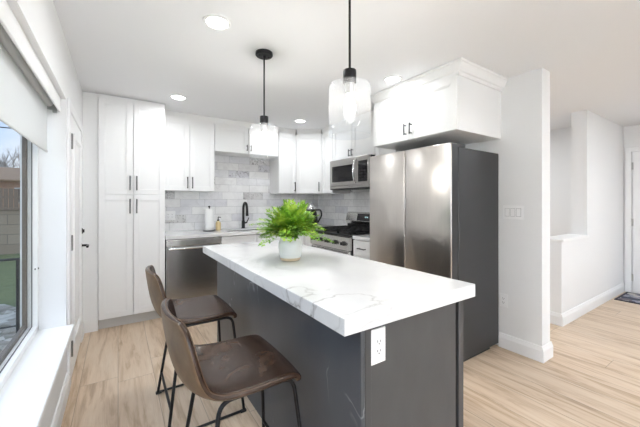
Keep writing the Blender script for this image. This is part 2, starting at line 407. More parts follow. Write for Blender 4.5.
# ------------------------------------------------------------------ room shell
CE, XL, XR, YB = 2.376, -0.292, 2.85, 4.36
XO, YE = 6.10, 1.069          # hall end wall, end of the partition beside the fridge
YR = -3.1
struct('floor', box(BM(), -0.53, XO+0.12, YR-0.12, YB+0.12, -0.08, 0), M['floor'], 'light oak plank floor running through kitchen and hall', 'floor')
struct('ceiling', box(BM(), -0.53, XO+0.12, YR-0.12, YB+0.12, CE, CE+0.1), M['ceiling'], 'flat white painted ceiling', 'ceiling')
WY0, WY1, WZ0, WZ1 = -0.1, 2.68, 0.455, 1.985       # window opening
DY0, DY1, DZ = 2.785, 3.545, 1.93                   # back door opening
b = BM(); xo = -0.52
box(b, xo, XL, YR, WY0, 0, CE); box(b, xo, XL, WY0, WY1, 0, WZ0-0.03); box(b, xo, XL, WY0, WY1, WZ1, CE)
box(b, xo, XL, WY1, DY0, 0, CE); box(b, xo, XL, DY0, DY1, DZ, CE); box(b, xo, XL, DY1, YB+0.1, 0, CE)
struct('wall_left', b, M['wall'], 'white wall holding the window and back door', 'wall')
struct('wall_back', box(BM(), XL, XO+0.1, YB, YB+0.1, 0, CE), M['wall'], 'white wall behind the sink run', 'wall')
struct('wall_right', box(BM(), XR, XR+0.155, YE, YB, 0, CE), M['wall'], 'white partition wall ending beside the fridge', 'wall')
b = BM()
for x0, x1, z0, z1 in ((XL, 0.0, 0, CE), (1.5, 2.4, 0, CE), (4.8, XO, 0, CE), (0.0, 1.5, 0, 0.6), (0, 1.5, 2.1, CE), (2.4, 4.8, 0, 0.6), (2.4, 4.8, 2.1, CE)):
    box(b, x0, x1, YR-0.1, YR, z0, z1)
struct('wall_rear', b, M['wall'], 'white wall with windows behind the viewer', 'wall')
HY = 1.268
b = BM(); box(b, 3.85, 4.60, HY, HY+0.15, 0, 0.875); box(b, 4.60, XO, HY, HY+0.15, 0, CE)
struct('wall_hall', b, M['wall'], 'white hall wall with open stair side and half wall', 'wall')
struct('wall_end', box(BM(), XO, XO+0.1, YR, YB, 0, CE), M['wall'], 'white end wall with the front door', 'wall')
struct('wall_stair', box(BM(), 5.45, 5.55, HY+0.15, YB, 0, CE), M['wall'], 'white stairwell wall seen over the half wall', 'wall')
b = BM(); box(b, 3.825, 4.60, HY-0.025, HY+0.175, 0.876, 0.902, 0.004)
struct('trim_1', b, M['trim'], 'white wooden cap along the hall half wall', 'trim')
def base_profile(out):      # (offset, z) going out from wall
    return [(0, 0), (out, 0), (out, 0.09), (out*0.55, 0.112), (out*0.4, 0.122), (0, 0.126)]
b = BM()
prism(b, [(XR-o, z) for o, z in base_profile(0.017)], 'y', YE, 1.40)
prism(b, [(YE-o, z) for o, z in base_profile(0.017)], 'x', XR-0.017, XR+0.155+0.017)
prism(b, [(XR+0.155+o, z) for o, z in base_profile(0.017)], 'y', YE, YB)
struct('baseboard_right', b, M['trim'], 'white baseboard around the partition end', 'baseboard')
b = BM()
prism(b, [(HY-o, z) for o, z in base_profile(0.017)], 'x', 3.85-0.017, XO)
prism(b, [(3.85-o, z) for o, z in base_profile(0.017)], 'y', HY, HY+0.15)
struct('baseboard_hall', b, M['trim'], 'white baseboard along the hall wall', 'baseboard')
b = BM()
prism(b, [(XL+o, z) for o, z in base_profile(0.018)], 'y', YR, 2.70)
prism(b, [(XL+o, z) for o, z in base_profile(0.018)], 'y', 3.62, 3.78)
struct('baseboard_left', b, M['trim'], 'white baseboard under the window', 'baseboard')
# backsplash tile skins
struct('trim_2', box(BM(), 0.436, XR, YB-0.010, YB, 0.914, 2.0), M['tile_x'], 'grey marble subway tile backsplash behind the sink', 'backsplash')
struct('trim_3', box(BM(), XR-0.010, XR, 2.32, YB-0.010, 0.914, 2.0), M['tile_y'], 'grey marble subway tile backsplash behind the range', 'backsplash')

# window: frame, gasket, glass, sill
wf = BM(); xw = -0.432
box(wf, xw-0.05, xw, WY1-0.026, WY1, WZ0, WZ1, 0.003); box(wf, xw-0.05, xw, WY0, WY0+0.026, WZ0, WZ1, 0.003)
box(wf, xw-0.05, xw, WY0, WY1, WZ0, WZ0+0.035, 0.003); box(wf, xw-0.05, xw, WY0, WY1, WZ1-0.035, WZ1, 0.003)
win = struct('window_1', wf, M['trim'], 'wide picture window with white frame on the left wall', 'window')
b = BM(); y0, y1, z0, z1 = WY0+0.026, WY1-0.026, WZ0+0.035, WZ1-0.035
def ring(b, x0, x1, y0, y1, z0, z1, w):
    box(b, x0, x1, y0, y0+w, z0, z1); box(b, x0, x1, y1-w, y1, z0, z1); box(b, x0, x1, y0+w, y1-w, z0, z0+w); box(b, x0, x1, y0+w, y1-w, z1-w, z1)
ring(b, xw-0.030, xw-0.026, y0, y1, z0, z1, 0.004); obj('window_gasket', b, M['gasket'], win)
b = BM(); ring(b, xw-0.070, xw-0.05, y0-0.012, y1+0.012, z0-0.012, z1+0.012, 0.036); obj('window_frame', b, M['taupe'], win)
obj('window_pane', box(BM(), xw-0.036, xw-0.032, y0+0.005, y1-0.005, z0+0.005, z1-0.005), M['pane'], win)
b = BM(); box(b, xw-0.02, -0.250, WY0, WY1, WZ0-0.03, WZ0, 0.004)
obj('window_sill', b, M['trim'], win)
b = BM(); lathe(b, [(0.006, 0), (0.005, 0.004)], (xw, WY1-0.017, 0.86), 10, 'x'); lathe(b, [(0.006, 0), (0.005, 0.004)], (xw-0.012, WY1-0.04, 0.86), 10, 'x')
obj('window_screw', b, M['pull'], win)

# back door (left wall)
b = BM(); xf = XL+0.010
box(b, xf-0.045, xf, DY0+0.004, DY1-0.004, 0.012, DZ-0.004, 0.002)
door = struct('door_1', b, M['trim'], 'white back door beside the pantry cabinet', 'door')
b = BM()
ring(b, xf-0.001, xf+0.014, DY0+0.12, DY1-0.12, 0.24, 1.80, 0.03); ring(b, xf-0.001, xf+0.007, DY0+0.15, DY1-0.15, 0.27, 1.77, 0.014)
obj('door_panel', b, M['trim'], door)
b = BM()
for z in (0.25, 1.0, 1.72): box(b, xf-0.004, xf+0.016, DY0-0.012, DY0+0.006, z-0.055, z+0.055, 0.002)
obj('door_hinge', b, M['hinge'], door)
b = BM(); lathe(b, [(0.030, 0), (0.030, 0.008), (0.016, 0.012)], (xf, DY1-0.075, 0.90), 20, 'x')
tube(b, smooth_path([(xf+0.01, DY1-0.075, 0.90), (xf+0.055, DY1-0.075, 0.90), (xf+0.058, DY1-0.185, 0.898)], 0.02), 0.010, 10)
obj('door_handle', b, M['black'], door, True)
b = BM(); lathe(b, [(0.030, 0), (0.030, 0.010), (0.022, 0.018)], (xf, DY1-0.075, 1.03), 20, 'x'); box(b, xf+0.015, xf+0.03, DY1-0.080, DY1-0.070, 1.015, 1.045, 0.002)
obj('deadbolt', b, M['black'], door, True)
b = BM(); xc = XL+0.016
box(b, XL, xc, DY0-0.075, DY0-0.005, 0, DZ+0.005, 0.002); box(b, XL, xc, DY1+0.005, DY1+0.075, 0, DZ+0.005, 0.002); box(b, XL, xc, DY0-0.075, DY1+0.075, DZ+0.005, DZ+0.075, 0.003)
struct('trim_4', b, M['trim'], 'white casing around the back door', 'trim')

# front door in the hall end wall
b = BM(); box(b, XO-0.02, XO+0.02, 0.28, 1.165, 0.01, 2.0, 0.002)
d2 = struct('door_2', b, M['trim'], 'white front door at the end of the hall', 'door')
b = BM()
for y0, y1 in ((0.38, 0.68), (0.77, 1.07)):
    for z0, z1 in ((0.2, 0.9), (1.05, 1.85)): ring(b, XO-0.028, XO-0.019, y0, y1, z0, z1, 0.02)
obj('door_panel', b, M['trim'], d2)
b = BM()
for z in (0.22, 1.0, 1.8): box(b, XO-0.030, XO-0.012, 1.160, 1.180, z-0.05, z+0.05, 0.002)
obj('door_hinge', b, M['nickel'], d2)
b = BM(); lathe(b, [(0.03, 0), (0.03, -0.01), (0.012, -0.02), (0.012, -0.04), (0.028, -0.055), (0.02, -0.07)], (XO-0.02, 0.36, 0.95), 20, 'x'); obj('door_handle', b, M['black'], d2, True)
b = BM(); box(b, XO-0.024, XO, 1.18, 1.245, 0, 2.005, 0.002); box(b, XO-0.024, XO, 0.2, 0.27, 0, 2.005, 0.002); box(b, XO-0.024, XO, 0.2, 1.245, 2.005, 2.07, 0.003)
struct('trim_5', b, M['trim'], 'white casing around the front door', 'trim')

# ------------------------------------------------------------------ cabinets
# local frame: x runs left to right seen from the front, y=0 carcass front (doors stand at y<0), rz turns the front
def shaker(x0, x1, z0, z1, fr=0.055, t=0.02, rec=0.009):
    b = BM(); box(b, x0, x1, -t+rec, -0.001, z0, z1)
    y0, y1 = -t, -t+rec+0.001
    box(b, x0, x0+fr, y0, y1, z0, z1, 0.0012); box(b, x1-fr, x1, y0, y1, z0, z1, 0.0012)
    box(b, x0+fr, x1-fr, y0, y1, z0, z0+fr, 0.0012); box(b, x0+fr, x1-fr, y0, y1, z1-fr, z1, 0.0012)
    # small ogee step inside the frame
    s = 0.010; y2 = -t+rec*0.45
    box(b, x0+fr, x0+fr+s, y2, y1, z0+fr, z1-fr); box(b, x1-fr-s, x1-fr, y2, y1, z0+fr, z1-fr)
    box(b, x0+fr, x1-fr, y2, y1, z0+fr, z0+fr+s); box(b, x0+fr, x1-fr, y2, y1, z1-fr-s, z1-fr)
    return b
def pull(x, z, ln, vertical=True, y=-0.02):
    b = BM(); h = ln/2; o = 0.028; w = 0.0055
    if vertical:
        box(b, x-w, x+w, y-o-0.008, y-o, z-h, z+h, 0.0015)
        for s in (-1, 1): box(b, x-0.004, x+0.004, y-o, y, z+s*(h-0.012)-0.004, z+s*(h-0.012)+0.004)
    else:
        box(b, x-h, x+h, y-o-0.008, y-o, z-w, z+w, 0.0015)
        for s in (-1, 1): box(b, x+s*(h-0.012)-0.004, x+s*(h-0.012)+0.004, y-o, y, z-0.004, z+0.004)
    return b
def cabinet(name, label, loc, rz, w, d, h, fronts, toe=0.0, cat='cabinet', group=None):
    """fronts: (kind, x0, x1, z0, z1, handle) with handle = (x, z, length, vertical) or None, all local"""
    t = thing(name, label, cat, loc, rz, group)
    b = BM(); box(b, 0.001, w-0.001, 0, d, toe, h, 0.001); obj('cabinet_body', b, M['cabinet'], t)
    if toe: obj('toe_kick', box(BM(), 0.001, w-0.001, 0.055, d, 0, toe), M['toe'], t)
    for kind, x0, x1, z0, z1, hd in fronts:
        q = obj(kind, shaker(x0+0.0032, x1-0.0032, z0+0.0015, z1-0.0015, 0.055 if z1-z0 > 0.25 else 0.035), M['cabinet'], t)
        if hd: obj('handle', pull(*hd), M['pull'], q)
    return t
R = -PI/2     # front faces -X
# tall pantry
PX0, PX1, PY = -0.166, 0.433, 3.77
w = PX1-PX0; mid = w/2; zs = 1.367
pantry = cabinet('pantry_cabinet', 'tall white pantry cabinet with four doors beside the back door', (PX0, PY, 0), 0, w, YB-PY-0.002, CE-0.004, [
    ('door', 0, mid, 0.112, zs, (mid-0.03, zs-0.12, 0.15, True)), ('door', mid, w, 0.112, zs, (mid+0.03, zs-0.12, 0.15, True)),
    ('door', 0, mid, zs, 2.332, (mid-0.03, zs+0.12, 0.15, True)), ('door', mid, w, zs, 2.332, (mid+0.03, zs+0.12, 0.15, True))], toe=0.11)
obj('filler_strip', box(BM(), XL-PX0+0.001, -0.001, 0.012, 0.05, 0.0, CE-0.004), M['cabinet'], pantry)
def crown_x(x0, x1, z0, z1, out):       # along local x in front of y=0
    return prism(BM(), [(0.004, z0), (-out*0.35, z0), (-out*0.45, z0+(z1-z0)*0.3), (-out*0.9, z0+(z1-z0)*0.8), (-out, z0+(z1-z0)*0.86), (-out, z1), (0.004, z1)], 'x', x0, x1)
# upper with two doors beside the pantry
UZ, UT, UY = 1.427, 2.30, 4.05
ud = YB-UY-0.012; uh = UT-UZ
u1 = cabinet('upper_cabinet', 'white two-door upper cabinet above the paper towel roll', (0.437, UY, UZ), 0, 0.598, ud, uh, [
    ('door', 0, 0.299, 0, uh, (0.271, 0.10, 0.14, True)), ('door', 0.299, 0.598, 0, uh, (0.327, 0.10, 0.14, True))])
obj('crown_moulding', crown_x(0, 0.598, uh, CE-UZ-0.002, 0.03), M['cabinet'], u1)
SZ = 1.948
u2 = cabinet('upper_cabinet', 'short white two-door upper cabinet over the sink', (1.036, UY, SZ), 0, 0.906, ud, UT-SZ, [
    ('door', 0, 0.453, 0, UT-SZ, (0.425, 0.075, 0.08, True)), ('door', 0.453, 0.906, 0, UT-SZ, (0.481, 0.075, 0.08, True))])
obj('crown_moulding', crown_x(0, 0.906, UT-SZ, CE-SZ-0.002, 0.03), M['cabinet'], u2)
cz = UZ-0.010; ch = UT-cz
u3 = cabinet('upper_cabinet', 'narrow white single-door upper cabinet right of the sink', (1.943, UY, cz), 0, 0.284, ud, ch, [('door', 0, 0.284, 0, ch, (0.255, 0.10, 0.14, True))])
obj('crown_moulding', crown_x(0, 0.276, ch, CE-cz-0.002, 0.03), M['cabinet'], u3)
# diagonal corner cabinet
UX = 2.54
p0, p1 = Vector((2.238, UY)), Vector((UX, 3.788))
u4 = thing('corner_cabinet', 'white angled corner upper cabinet with one diagonal door', 'cabinet', (p0.x, p0.y, cz), 0)
b = BM(); prism(b, [(0, 0), (p1.x-p0.x, p1.y-p0.y), (XR-0.012-p0.x, p1.y-p0.y), (XR-0.012-p0.x, YB-0.012-p0.y), (0, YB-0.012-p0.y)], 'z', 0, ch); obj('cabinet_body', b, M['cabinet'], u4)
dl = (p1-p0).length; ang = math.atan2(p1.y-p0.y, p1.x-p0.x)
q = obj('door', shaker(0.008, dl-0.008, 0.0015, ch-0.0015), M['cabinet'], u4); q.rotation_euler = (0, 0, ang)
obj('handle', pull(dl-0.045, 0.10, 0.14, True), M['pull'], q)
q = obj('crown_moulding', crown_x(0.016, dl-0.016, ch, CE-cz-0.002, 0.03), M['cabinet'], u4); q.rotation_euler = (0, 0, ang)
# right wall uppers (local x runs towards the viewer)
RD = XR-UX-0.012
u5 = cabinet('upper_cabinet', 'slim white upper cabinet between corner cabinet and microwave', (UX, 3.778, cz), R, 0.278, RD, ch, [('door', 0, 0.278, 0, ch, None)])
obj('crown_moulding', crown_x(0.008, 0.278, ch, CE-cz-0.002, 0.03), M['cabinet'], u5)
MZ1 = 1.852
MY0, MY1 = 2.66, 3.47
u6 = cabinet('upper_cabinet', 'white two-door upper cabinet directly above the microwave', (UX, 3.498, MZ1), R, 0.85, RD, UT-MZ1, [
    ('door', 0, 0.42, 0, UT-MZ1, (0.392, 0.075, 0.09, True)), ('door', 0.42, 0.85, 0, UT-MZ1, (0.448, 0.075, 0.09, True))])
obj('crown_moulding', crown_x(0, 0.85, UT-MZ1, CE-MZ1-0.002, 0.03), M['cabinet'], u6)
u8 = cabinet('upper_cabinet', 'white upper cabinet between microwave and fridge cabinet', (UX, 2.646, cz), R, 0.33, RD, ch, [('door', 0, 0.33, 0, ch, None)])
# deep cabinet over the fridge with crown
FX, FZ, FT = 2.20, 1.853, 2.285
FY0, FY1 = 1.385, 2.31
u7 = cabinet('fridge_cabinet', 'deep white two-door cabinet with crown moulding above the fridge', (FX, FY1, FZ), R, FY1-FY0, XR-FX-0.001, FT-FZ, [
    ('door', 0, 0.455, 0, FT-FZ-0.012, (0.425, 0.09, 0.10, True)), ('door', 0.455, 0.925, 0, FT-FZ-0.012, (0.487, 0.09, 0.10, True))])
b = BM(); zc0, zc1, oo = FT-FZ, CE-FZ-0.002, 0.062; w = FY1-FY0
prof = [(0.010, zc0-0.012), (0.016, zc0+0.01), (0.028, zc0+0.016), (0.052, zc1-0.022), (0.062, zc1-0.016), (0.062, zc1)]
rows = []
for o, z in prof: rows.append([b.verts.new((0, -o, z)), b.verts.new((w+o, -o, z)), b.verts.new((w+o, XR-FX-0.001, z))])
for a, c in zip(rows, rows[1:]):
    for i in range(2): b.faces.new((a[i], a[i+1], c[i+1], c[i]))
for zz in (0, -1):
    o, z = prof[zz]; r = rows[zz]
    i0, i1, i2 = b.verts.new((0, 0, z)), b.verts.new((w, 0, z)), b.verts.new((w, XR-FX-0.001, z))
    b.faces.new((r[0], r[1], i1, i0)); b.faces.new((r[1], r[2], i2, i1))
obj('crown_moulding', b, M['cabinet'], u7)

# base cabinets
CZ0, CZ = 0.876, 0.914
BY = 3.765
cabinet('sink_cabinet', 'white sink base cabinet with two false drawer fronts', (1.042, BY, 0), 0, 0.905, YB-BY-0.012, 0.70, [
    ('door', 0, 0.452, 0.11, 0.70, (0.42, 0.6, 0.13, True)), ('door', 0.452, 0.905, 0.11, 0.70, (0.484, 0.6, 0.13, True)),
    ('drawer', 0, 0.452, 0.705, 0.868, None), ('drawer', 0.452, 0.905, 0.705, 0.868, None)], toe=0.11)
BX = 2.215
cb_ = thing('corner_base_cabinet', 'white corner base cabinet between sink run and range', 'cabinet', (1.949, BY, 0), 0)
b = BM(); prism(b, [(0, 0), (BX-1.949, 0), (BX-1.949, MY1+0.004-BY), (XR-0.012-1.949, MY1+0.004-BY), (XR-0.012-1.949, YB-0.012-BY), (0, YB-0.012-BY)], 'z', 0.11, CZ0); obj('cabinet_body', b, M['cabinet'], cb_)
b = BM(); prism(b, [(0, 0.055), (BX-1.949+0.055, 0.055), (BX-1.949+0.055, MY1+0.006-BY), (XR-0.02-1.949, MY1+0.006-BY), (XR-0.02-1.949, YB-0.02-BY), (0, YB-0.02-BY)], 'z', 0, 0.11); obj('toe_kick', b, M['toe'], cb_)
obj('door', shaker(0.004, BX-1.949-0.025, 0.115, 0.868), M['cabinet'], cb_)
q = obj('door', shaker(0.022, BY-MY1-0.006, 0.115, 0.868, 0.05), M['cabinet'], cb_); q.location = (BX-1.949, 0, 0); q.rotation_euler = (0, 0, R)
cabinet('drawer_cabinet', 'narrow white drawer cabinet between range and fridge', (BX, MY0-0.006, 0), R, MY0-0.006-2.335, XR-BX-0.012, CZ0, [
    ('drawer', 0, 0.319, 0.70, 0.868, (0.16, 0.785, 0.12, False)), ('door', 0, 0.319, 0.11, 0.695, (0.28, 0.6, 0.13, True))], toe=0.11)
# worktops
b = BM()
sx0, sx1, sy0, sy1 = 1.16, 1.84, 3.87, 4.21      # sink cut-out
cx0, cyf = 0.4335, BY-0.035
for x0, x1, y0, y1 in ((cx0, sx0, cyf, YB-0.011), (sx0, sx1, cyf, sy0), (sx0, sx1, sy1, YB-0.011), (sx1, XR-0.011, cyf, YB-0.011), (BX-0.03, XR-0.011, MY1+0.003, cyf)):
    box(b, x0, x1, y0, y1, CZ0, CZ)
bmesh.ops.remove_doubles(b, verts=b.verts, dist=0.0002)
tag(obj('countertop', b, M['quartz_plain']), 'white quartz worktop running under the backsplash around the sink', 'countertop')
b = BM(); box(b, BX-0.03, XR-0.011, 2.33, MY0-0.003, CZ0, CZ, 0.003)
tag(obj('countertop', b, M['quartz_plain']), 'short white quartz worktop between range and fridge', 'countertop')
# sink basin
sk = thing('sink', 'undermount steel sink in front of the black faucet', 'sink', ((sx0+sx1)/2, (sy0+sy1)/2, 0.72))
b = BM(); hx, hy = (sx1-sx0)/2-0.002, (sy1-sy0)/2-0.002
ring2 = lambda hx_, hy_, z: [b.verts.new((s*hx_, t*hy_, z)) for s, t in ((-1, -1), (1, -1), (1, 1), (-1, 1))]
rs = [ring2(hx, hy, 0.175), ring2(hx-0.004, hy-0.004, 0.03), ring2(hx-0.03, hy-0.03, 0.005), ring2(0.03, 0.03, 0.0)]
for a, c in zip(rs, rs[1:]):
    for k in range(4): b.faces.new((a[k], a[(k+1) % 4], c[(k+1) % 4], c[k]))
b.faces.new(rs[-1]); obj('basin', b, M['steel_h'], sk)
b = BM(); lathe(b, [(0.04, 0.004), (0.03, 0.006), (0.02, 0.003)], (0, 0, 0), 20); obj('drain', b, M['chrome'], sk, True)

# ------------------------------------------------------------------ dishwasher
DW0, DW1 = 0.437, 1.036
dw = thing('dishwasher', 'stainless steel dishwasher between pantry and sink cabinet', 'dishwasher', (DW0, BY, 0))
w = DW1-DW0
obj('dishwasher_body', box(BM(), 0.003, w-0.003, 0.002, 0.55, 0.1, 0.868), M['case'], dw)
b = BM(); box(b, 0.004, w-0.004, -0.028, 0, 0.115, 0.79, 0.004, 2); obj('door', b, M['steel_dark'], dw)
b = BM(); box(b, 0.004, w-0.004, -0.028, 0, 0.795, 0.866, 0.004, 2); obj('control_panel', b, M['steel_h'], dw)
b = BM(); tube(b, smooth_path([(0.035, -0.028, 0.770), (0.035, -0.065, 0.770), (w-0.035, -0.065, 0.770), (w-0.035, -0.028, 0.770)], 0.025), 0.011, 12); obj('handle', b, M['chrome'], dw, True)
obj('toe_kick', box(BM(), 0.003, w-0.003, 0.05, 0.55, 0, 0.1), M['slot'], dw)

# ------------------------------------------------------------------ island
IX0, IX1, IY0, IY1 = 0.606, 1.366, 0.776, 2.746
bx0, bx1, by0, by1 = 0.712, 1.300, 0.818, 2.69
isl = thing('kitchen_island', 'dark grey painted island base under the white quartz top', 'island', ((bx0+bx1)/2, (by0+by1)/2, 0))
lx, ly = (bx1-bx0)/2, (by1-by0)/2
obj('base_body', box(BM(), -lx+0.02, lx-0.002, -ly+0.02, ly-0.02, 0.0, 0.8555), M['island_end'], isl)
obj('side_panel', box(BM(), -lx, -lx+0.019, -ly, ly, 0, 0.8555, 0.002), M['island'], isl)
b = BM(); box(b, -lx+0.0195, lx-0.016, -ly+0.004, -ly+0.0195, 0, 0.8555, 0.001); obj('end_panel', b, M['island_end'], isl)
b = BM(); box(b, -lx+0.0195, -lx+0.050, -ly-0.001, -ly+0.0035, 0, 0.8555, 0.001); obj('corner_stile', b, M['island_end'], isl)
obj('end_panel', box(BM(), -lx+0.0195, lx, ly-0.019, ly, 0, 0.8555, 0.001), M['island_end'], isl)
b = BM(); box(b, lx+0.002, lx+0.040, -ly, ly, 0.0, 0.8555, 0.002); obj('side_panel', b, M['island_end'], isl)
b = BM(); box(b, IX0, IX1, IY0, IY1, 0.856, 0.914, 0.003, 2)
tag(obj('island_countertop', b, M['quartz']), 'thick white quartz island top with grey veins', 'countertop')

def plate(name, label, loc, rz, gangs, style, w1=0.072, h=0.118, cat='outlet'):
    """wall plate on local y=0, front towards -y"""
    t = thing(name, label, cat, loc, rz); w = w1+0.046*(gangs-1)
    b = BM(); box(b, -w/2, w/2, -0.006, 0, -h/2, h/2, 0.002); obj('cover_plate', b, M['white_plastic'], t)
    for i in range(gangs):
        x = (i-(gangs-1)/2)*0.046
        if style == 'switch':
            obj('rocker_gap_shade', box(BM(), x-0.0185, x+0.0185, -0.0066, -0.004, -0.0355, 0.0355), M['gap'], t)  # grey slab painted as the shadow line around the rocker
            b = BM(); box(b, x-0.016, x+0.016, -0.0085, -0.005, -0.033, 0.033, 0.001)
            prism(b, [(-0.0080, -0.031), (-0.0120, 0.029), (-0.0080, 0.031)], 'x', x-0.014, x+0.014)
            obj('rocker', b, M['white_plastic'], t)
        else:
            b = BM(); box(b, x-0.0165, x+0.0165, -0.0085, -0.005, -0.034, 0.034, 0.001); q = obj('receptacle', b, M['white_plastic'], t)
            b = BM()
            for s in (-1, 1):
                zc = s*0.0175
                box(b, x-0.008, x-0.0055, -0.0092, -0.008, zc-0.003, zc+0.006); box(b, x+0.0055, x+0.008, -0.0092, -0.008, zc-0.003, zc+0.005)
                lathe(b, [(0.0026, -0.0092), (0.0026, -0.008)], (x, 0, zc-0.0085), 10, 'y')
            obj('slots', b, M['slot'], q)
    return t
plate('outlet', 'white outlet on the end of the grey island', (0.795, by0+0.0038, 0.763), 0, 1, 'outlet', 0.073, 0.128)
plate('outlet', 'white double outlet plate on the tile below the upper cabinet', (0.560, YB-0.0101, 1.115), 0, 2, 'outlet')
plate('outlet', 'low white outlet on the partition beside the fridge', (XR-0.0002, 1.362, 0.42), R, 1, 'outlet')
plate('switch_plate', 'white triple rocker switch plate right of the fridge', (XR-0.0002, 1.285, 1.20), R, 3, 'switch', cat='switch')

# ------------------------------------------------------------------ fridge
FD = 2.125
fr = thing('refrigerator', 'large stainless french-door refrigerator with dark grey sides', 'refrigerator', (2.222, 2.312, 0), R)
w = 2.312-1.397
b = BM(); box(b, 0, w, 0, 2.832-2.222, 0.03, 1.722, 0.004); obj('fridge_body', b, M['case'], fr)
obj('base_grille', box(BM(), 0.02, w-0.02, 0.03, 0.5, 0, 0.03), M['slot'], fr)
dth = 2.222-FD
for i in range(2):
    b = BM(); x0, x1 = (0.001, w/2-0.004) if i == 0 else (w/2+0.004, w-0.001)
    box(b, x0, x1, -dth, -0.012, 0.59, 1.748, 0.007, 3); q = obj('door', b, M['steel'], fr, True)
    obj('door_gasket', box(BM(), x0+0.01, x1-0.01, -0.013, 0.001, 0.60, 1.72), M['slot'], q)
    b = BM(); box(b, x0+0.0005 if i == 0 else x1-0.0015, x0+0.0015 if i == 0 else x1+0.0006, -dth+0.008, -0.013, 0.595, 1.742); obj('door_edge', b, M['case'], q)
    b = BM(); hx = 0.055 if i == 0 else w-0.055; box(b, hx-0.05, hx+0.05, -0.07, 0.10, 1.7225, 1.752, 0.004); obj('hinge_cover', b, M['case'], fr)
b = BM(); box(b, 0.001, w-0.001, -dth, -0.012, 0.06, 0.582, 0.007, 3); q = obj('freezer_drawer', b, M['steel'], fr, True)
b = BM(); tube(b, smooth_path([(0.08, -dth, 0.53), (0.08, -dth-0.045, 0.53), (w-0.08, -dth-0.045, 0.53), (w-0.08, -dth, 0.53)], 0.02), 0.011, 10); obj('handle', b, M['steel_h'], q, True)

# ------------------------------------------------------------------ range
RX = 2.185
rg = thing('range', 'stainless gas range with black grates left of the fridge', 'stove', (RX, MY1-0.003, 0), R)
w = MY1-MY0-0.006; D = XR-0.014-RX
obj('range_body', box(BM(), 0.002, w-0.002, 0.0, D, 0.04, 0.905, 0.002), M['case'], rg)
b = BM(); box(b, 0.006, w-0.006, -0.035, -0.001, 0.20, 0.735, 0.006, 2); q = obj('oven_door', b, M['steel_h'], rg)
obj('oven_window', box(BM(), 0.12, w-0.12, -0.038, -0.034, 0.32, 0.62), M['black_glass'], q)
b = BM(); tube(b, smooth_path([(0.04, -0.035, 0.70), (0.04, -0.085, 0.70), (w-0.04, -0.085, 0.70), (w-0.04, -0.035, 0.70)], 0.02), 0.014, 12); obj('handle', b, M['chrome'], q, True)
b = BM(); box(b, 0.006, w-0.006, -0.03, -0.001, 0.05, 0.19, 0.005, 2); obj('storage_drawer', b, M['steel_h'], rg)
b = BM(); prism(b, [(0, 0.742), (-0.050, 0.742), (-0.054, 0.79), (-0.040, 0.888), (0, 0.896)], 'x', 0.002, w-0.002); obj('control_panel', b, M['steel_h'], rg)
for k in range(5):
    x = 0.085+k*(w-0.17)/4 if k != 2 else w/2
    b = BM(); lathe(b, [(0.026, 0), (0.026, -0.012), (0.021, -0.016), (0.019, -0.042), (0.014, -0.045)], (x, -0.050, 0.820), 20, 'y'); box(b, x-0.003, x+0.003, -0.098, -0.090, 0.802, 0.838)
    obj('knob', b, M['black_plastic'] if k != 2 else M['black_plastic'], rg, True)
b = BM(); box(b, 0.0, w, -0.03, D-0.06, 0.897, 0.918, 0.005, 2); obj('cooktop', b, M['black_plastic'], rg)
for gx0, gx1 in ((0.02, w/3-0.004), (w/3+0.004, 2*w/3-0.004), (2*w/3+0.004, w-0.02)):
    b = BM(); z0, z1 = 0.940, 0.956; yb0, yb1 = 0.0, D-0.12
    for x in (gx0, (gx0+gx1)/2-0.006, gx1-0.012): box(b, x, x+0.012, yb0, yb1, z0, z1, 0.002)
    for y in (yb0, yb0+(yb1-yb0)*.25, yb0+(yb1-yb0)*.5, yb0+(yb1-yb0)*.75, yb1-0.012): box(b, gx0, gx1, y, y+0.012, z0, z1, 0.002)
    for x in (gx0, gx1-0.012):
        for y in (yb0, yb1-0.012): box(b, x, x+0.012, y, y+0.012, 0.917, z0)
    obj('grate', b, M['iron'], rg)
for bxp, byp in ((0.14, 0.12), (0.14, 0.38), (w/2, 0.25), (w-0.14, 0.12), (w-0.14, 0.38)):
    b = BM(); lathe(b, [(0.045, 0.917), (0.045, 0.926), (0.032, 0.932), (0.0, 0.925)][:3], (bxp, byp, 0), 20); obj('burner', b, M['iron'], rg, True)
b = BM(); prism(b, [(D-0.075, 0.905), (D-0.075, 0.985), (D-0.095, 1.005), (D-0.105, 1.03), (D-0.085, 1.135), (D-0.06, 1.15), (D, 1.15), (D, 0.905)], 'x', 0.0, w); q = obj('backguard', b, M['steel_h'], rg)
b = BM(); prism(b, [(D-0.1065, 1.036), (D-0.0865, 1.132), (D-0.08, 1.132), (D-0.10, 1.036)], 'x', 0.24, w-0.24); obj('display', b, M['black_glass'], q)
b = BM()
for i, x in enumerate((0.40, 0.415, 0.435, 0.45)): prism(b, [(D-0.0985, 1.078), (D-0.0945, 1.096), (D-0.094, 1.096), (D-0.098, 1.078)], 'x', x, x+0.009)
obj('clock_digits', b, M['digit'], q)
b = BM(); prism(b, [(D-0.078, 0.912), (D-0.078, 0.984), (D-0.074, 0.984), (D-0.074, 0.912)], 'x', 0.003, w-0.003); obj('vent_strip', b, M['black_plastic'], q)

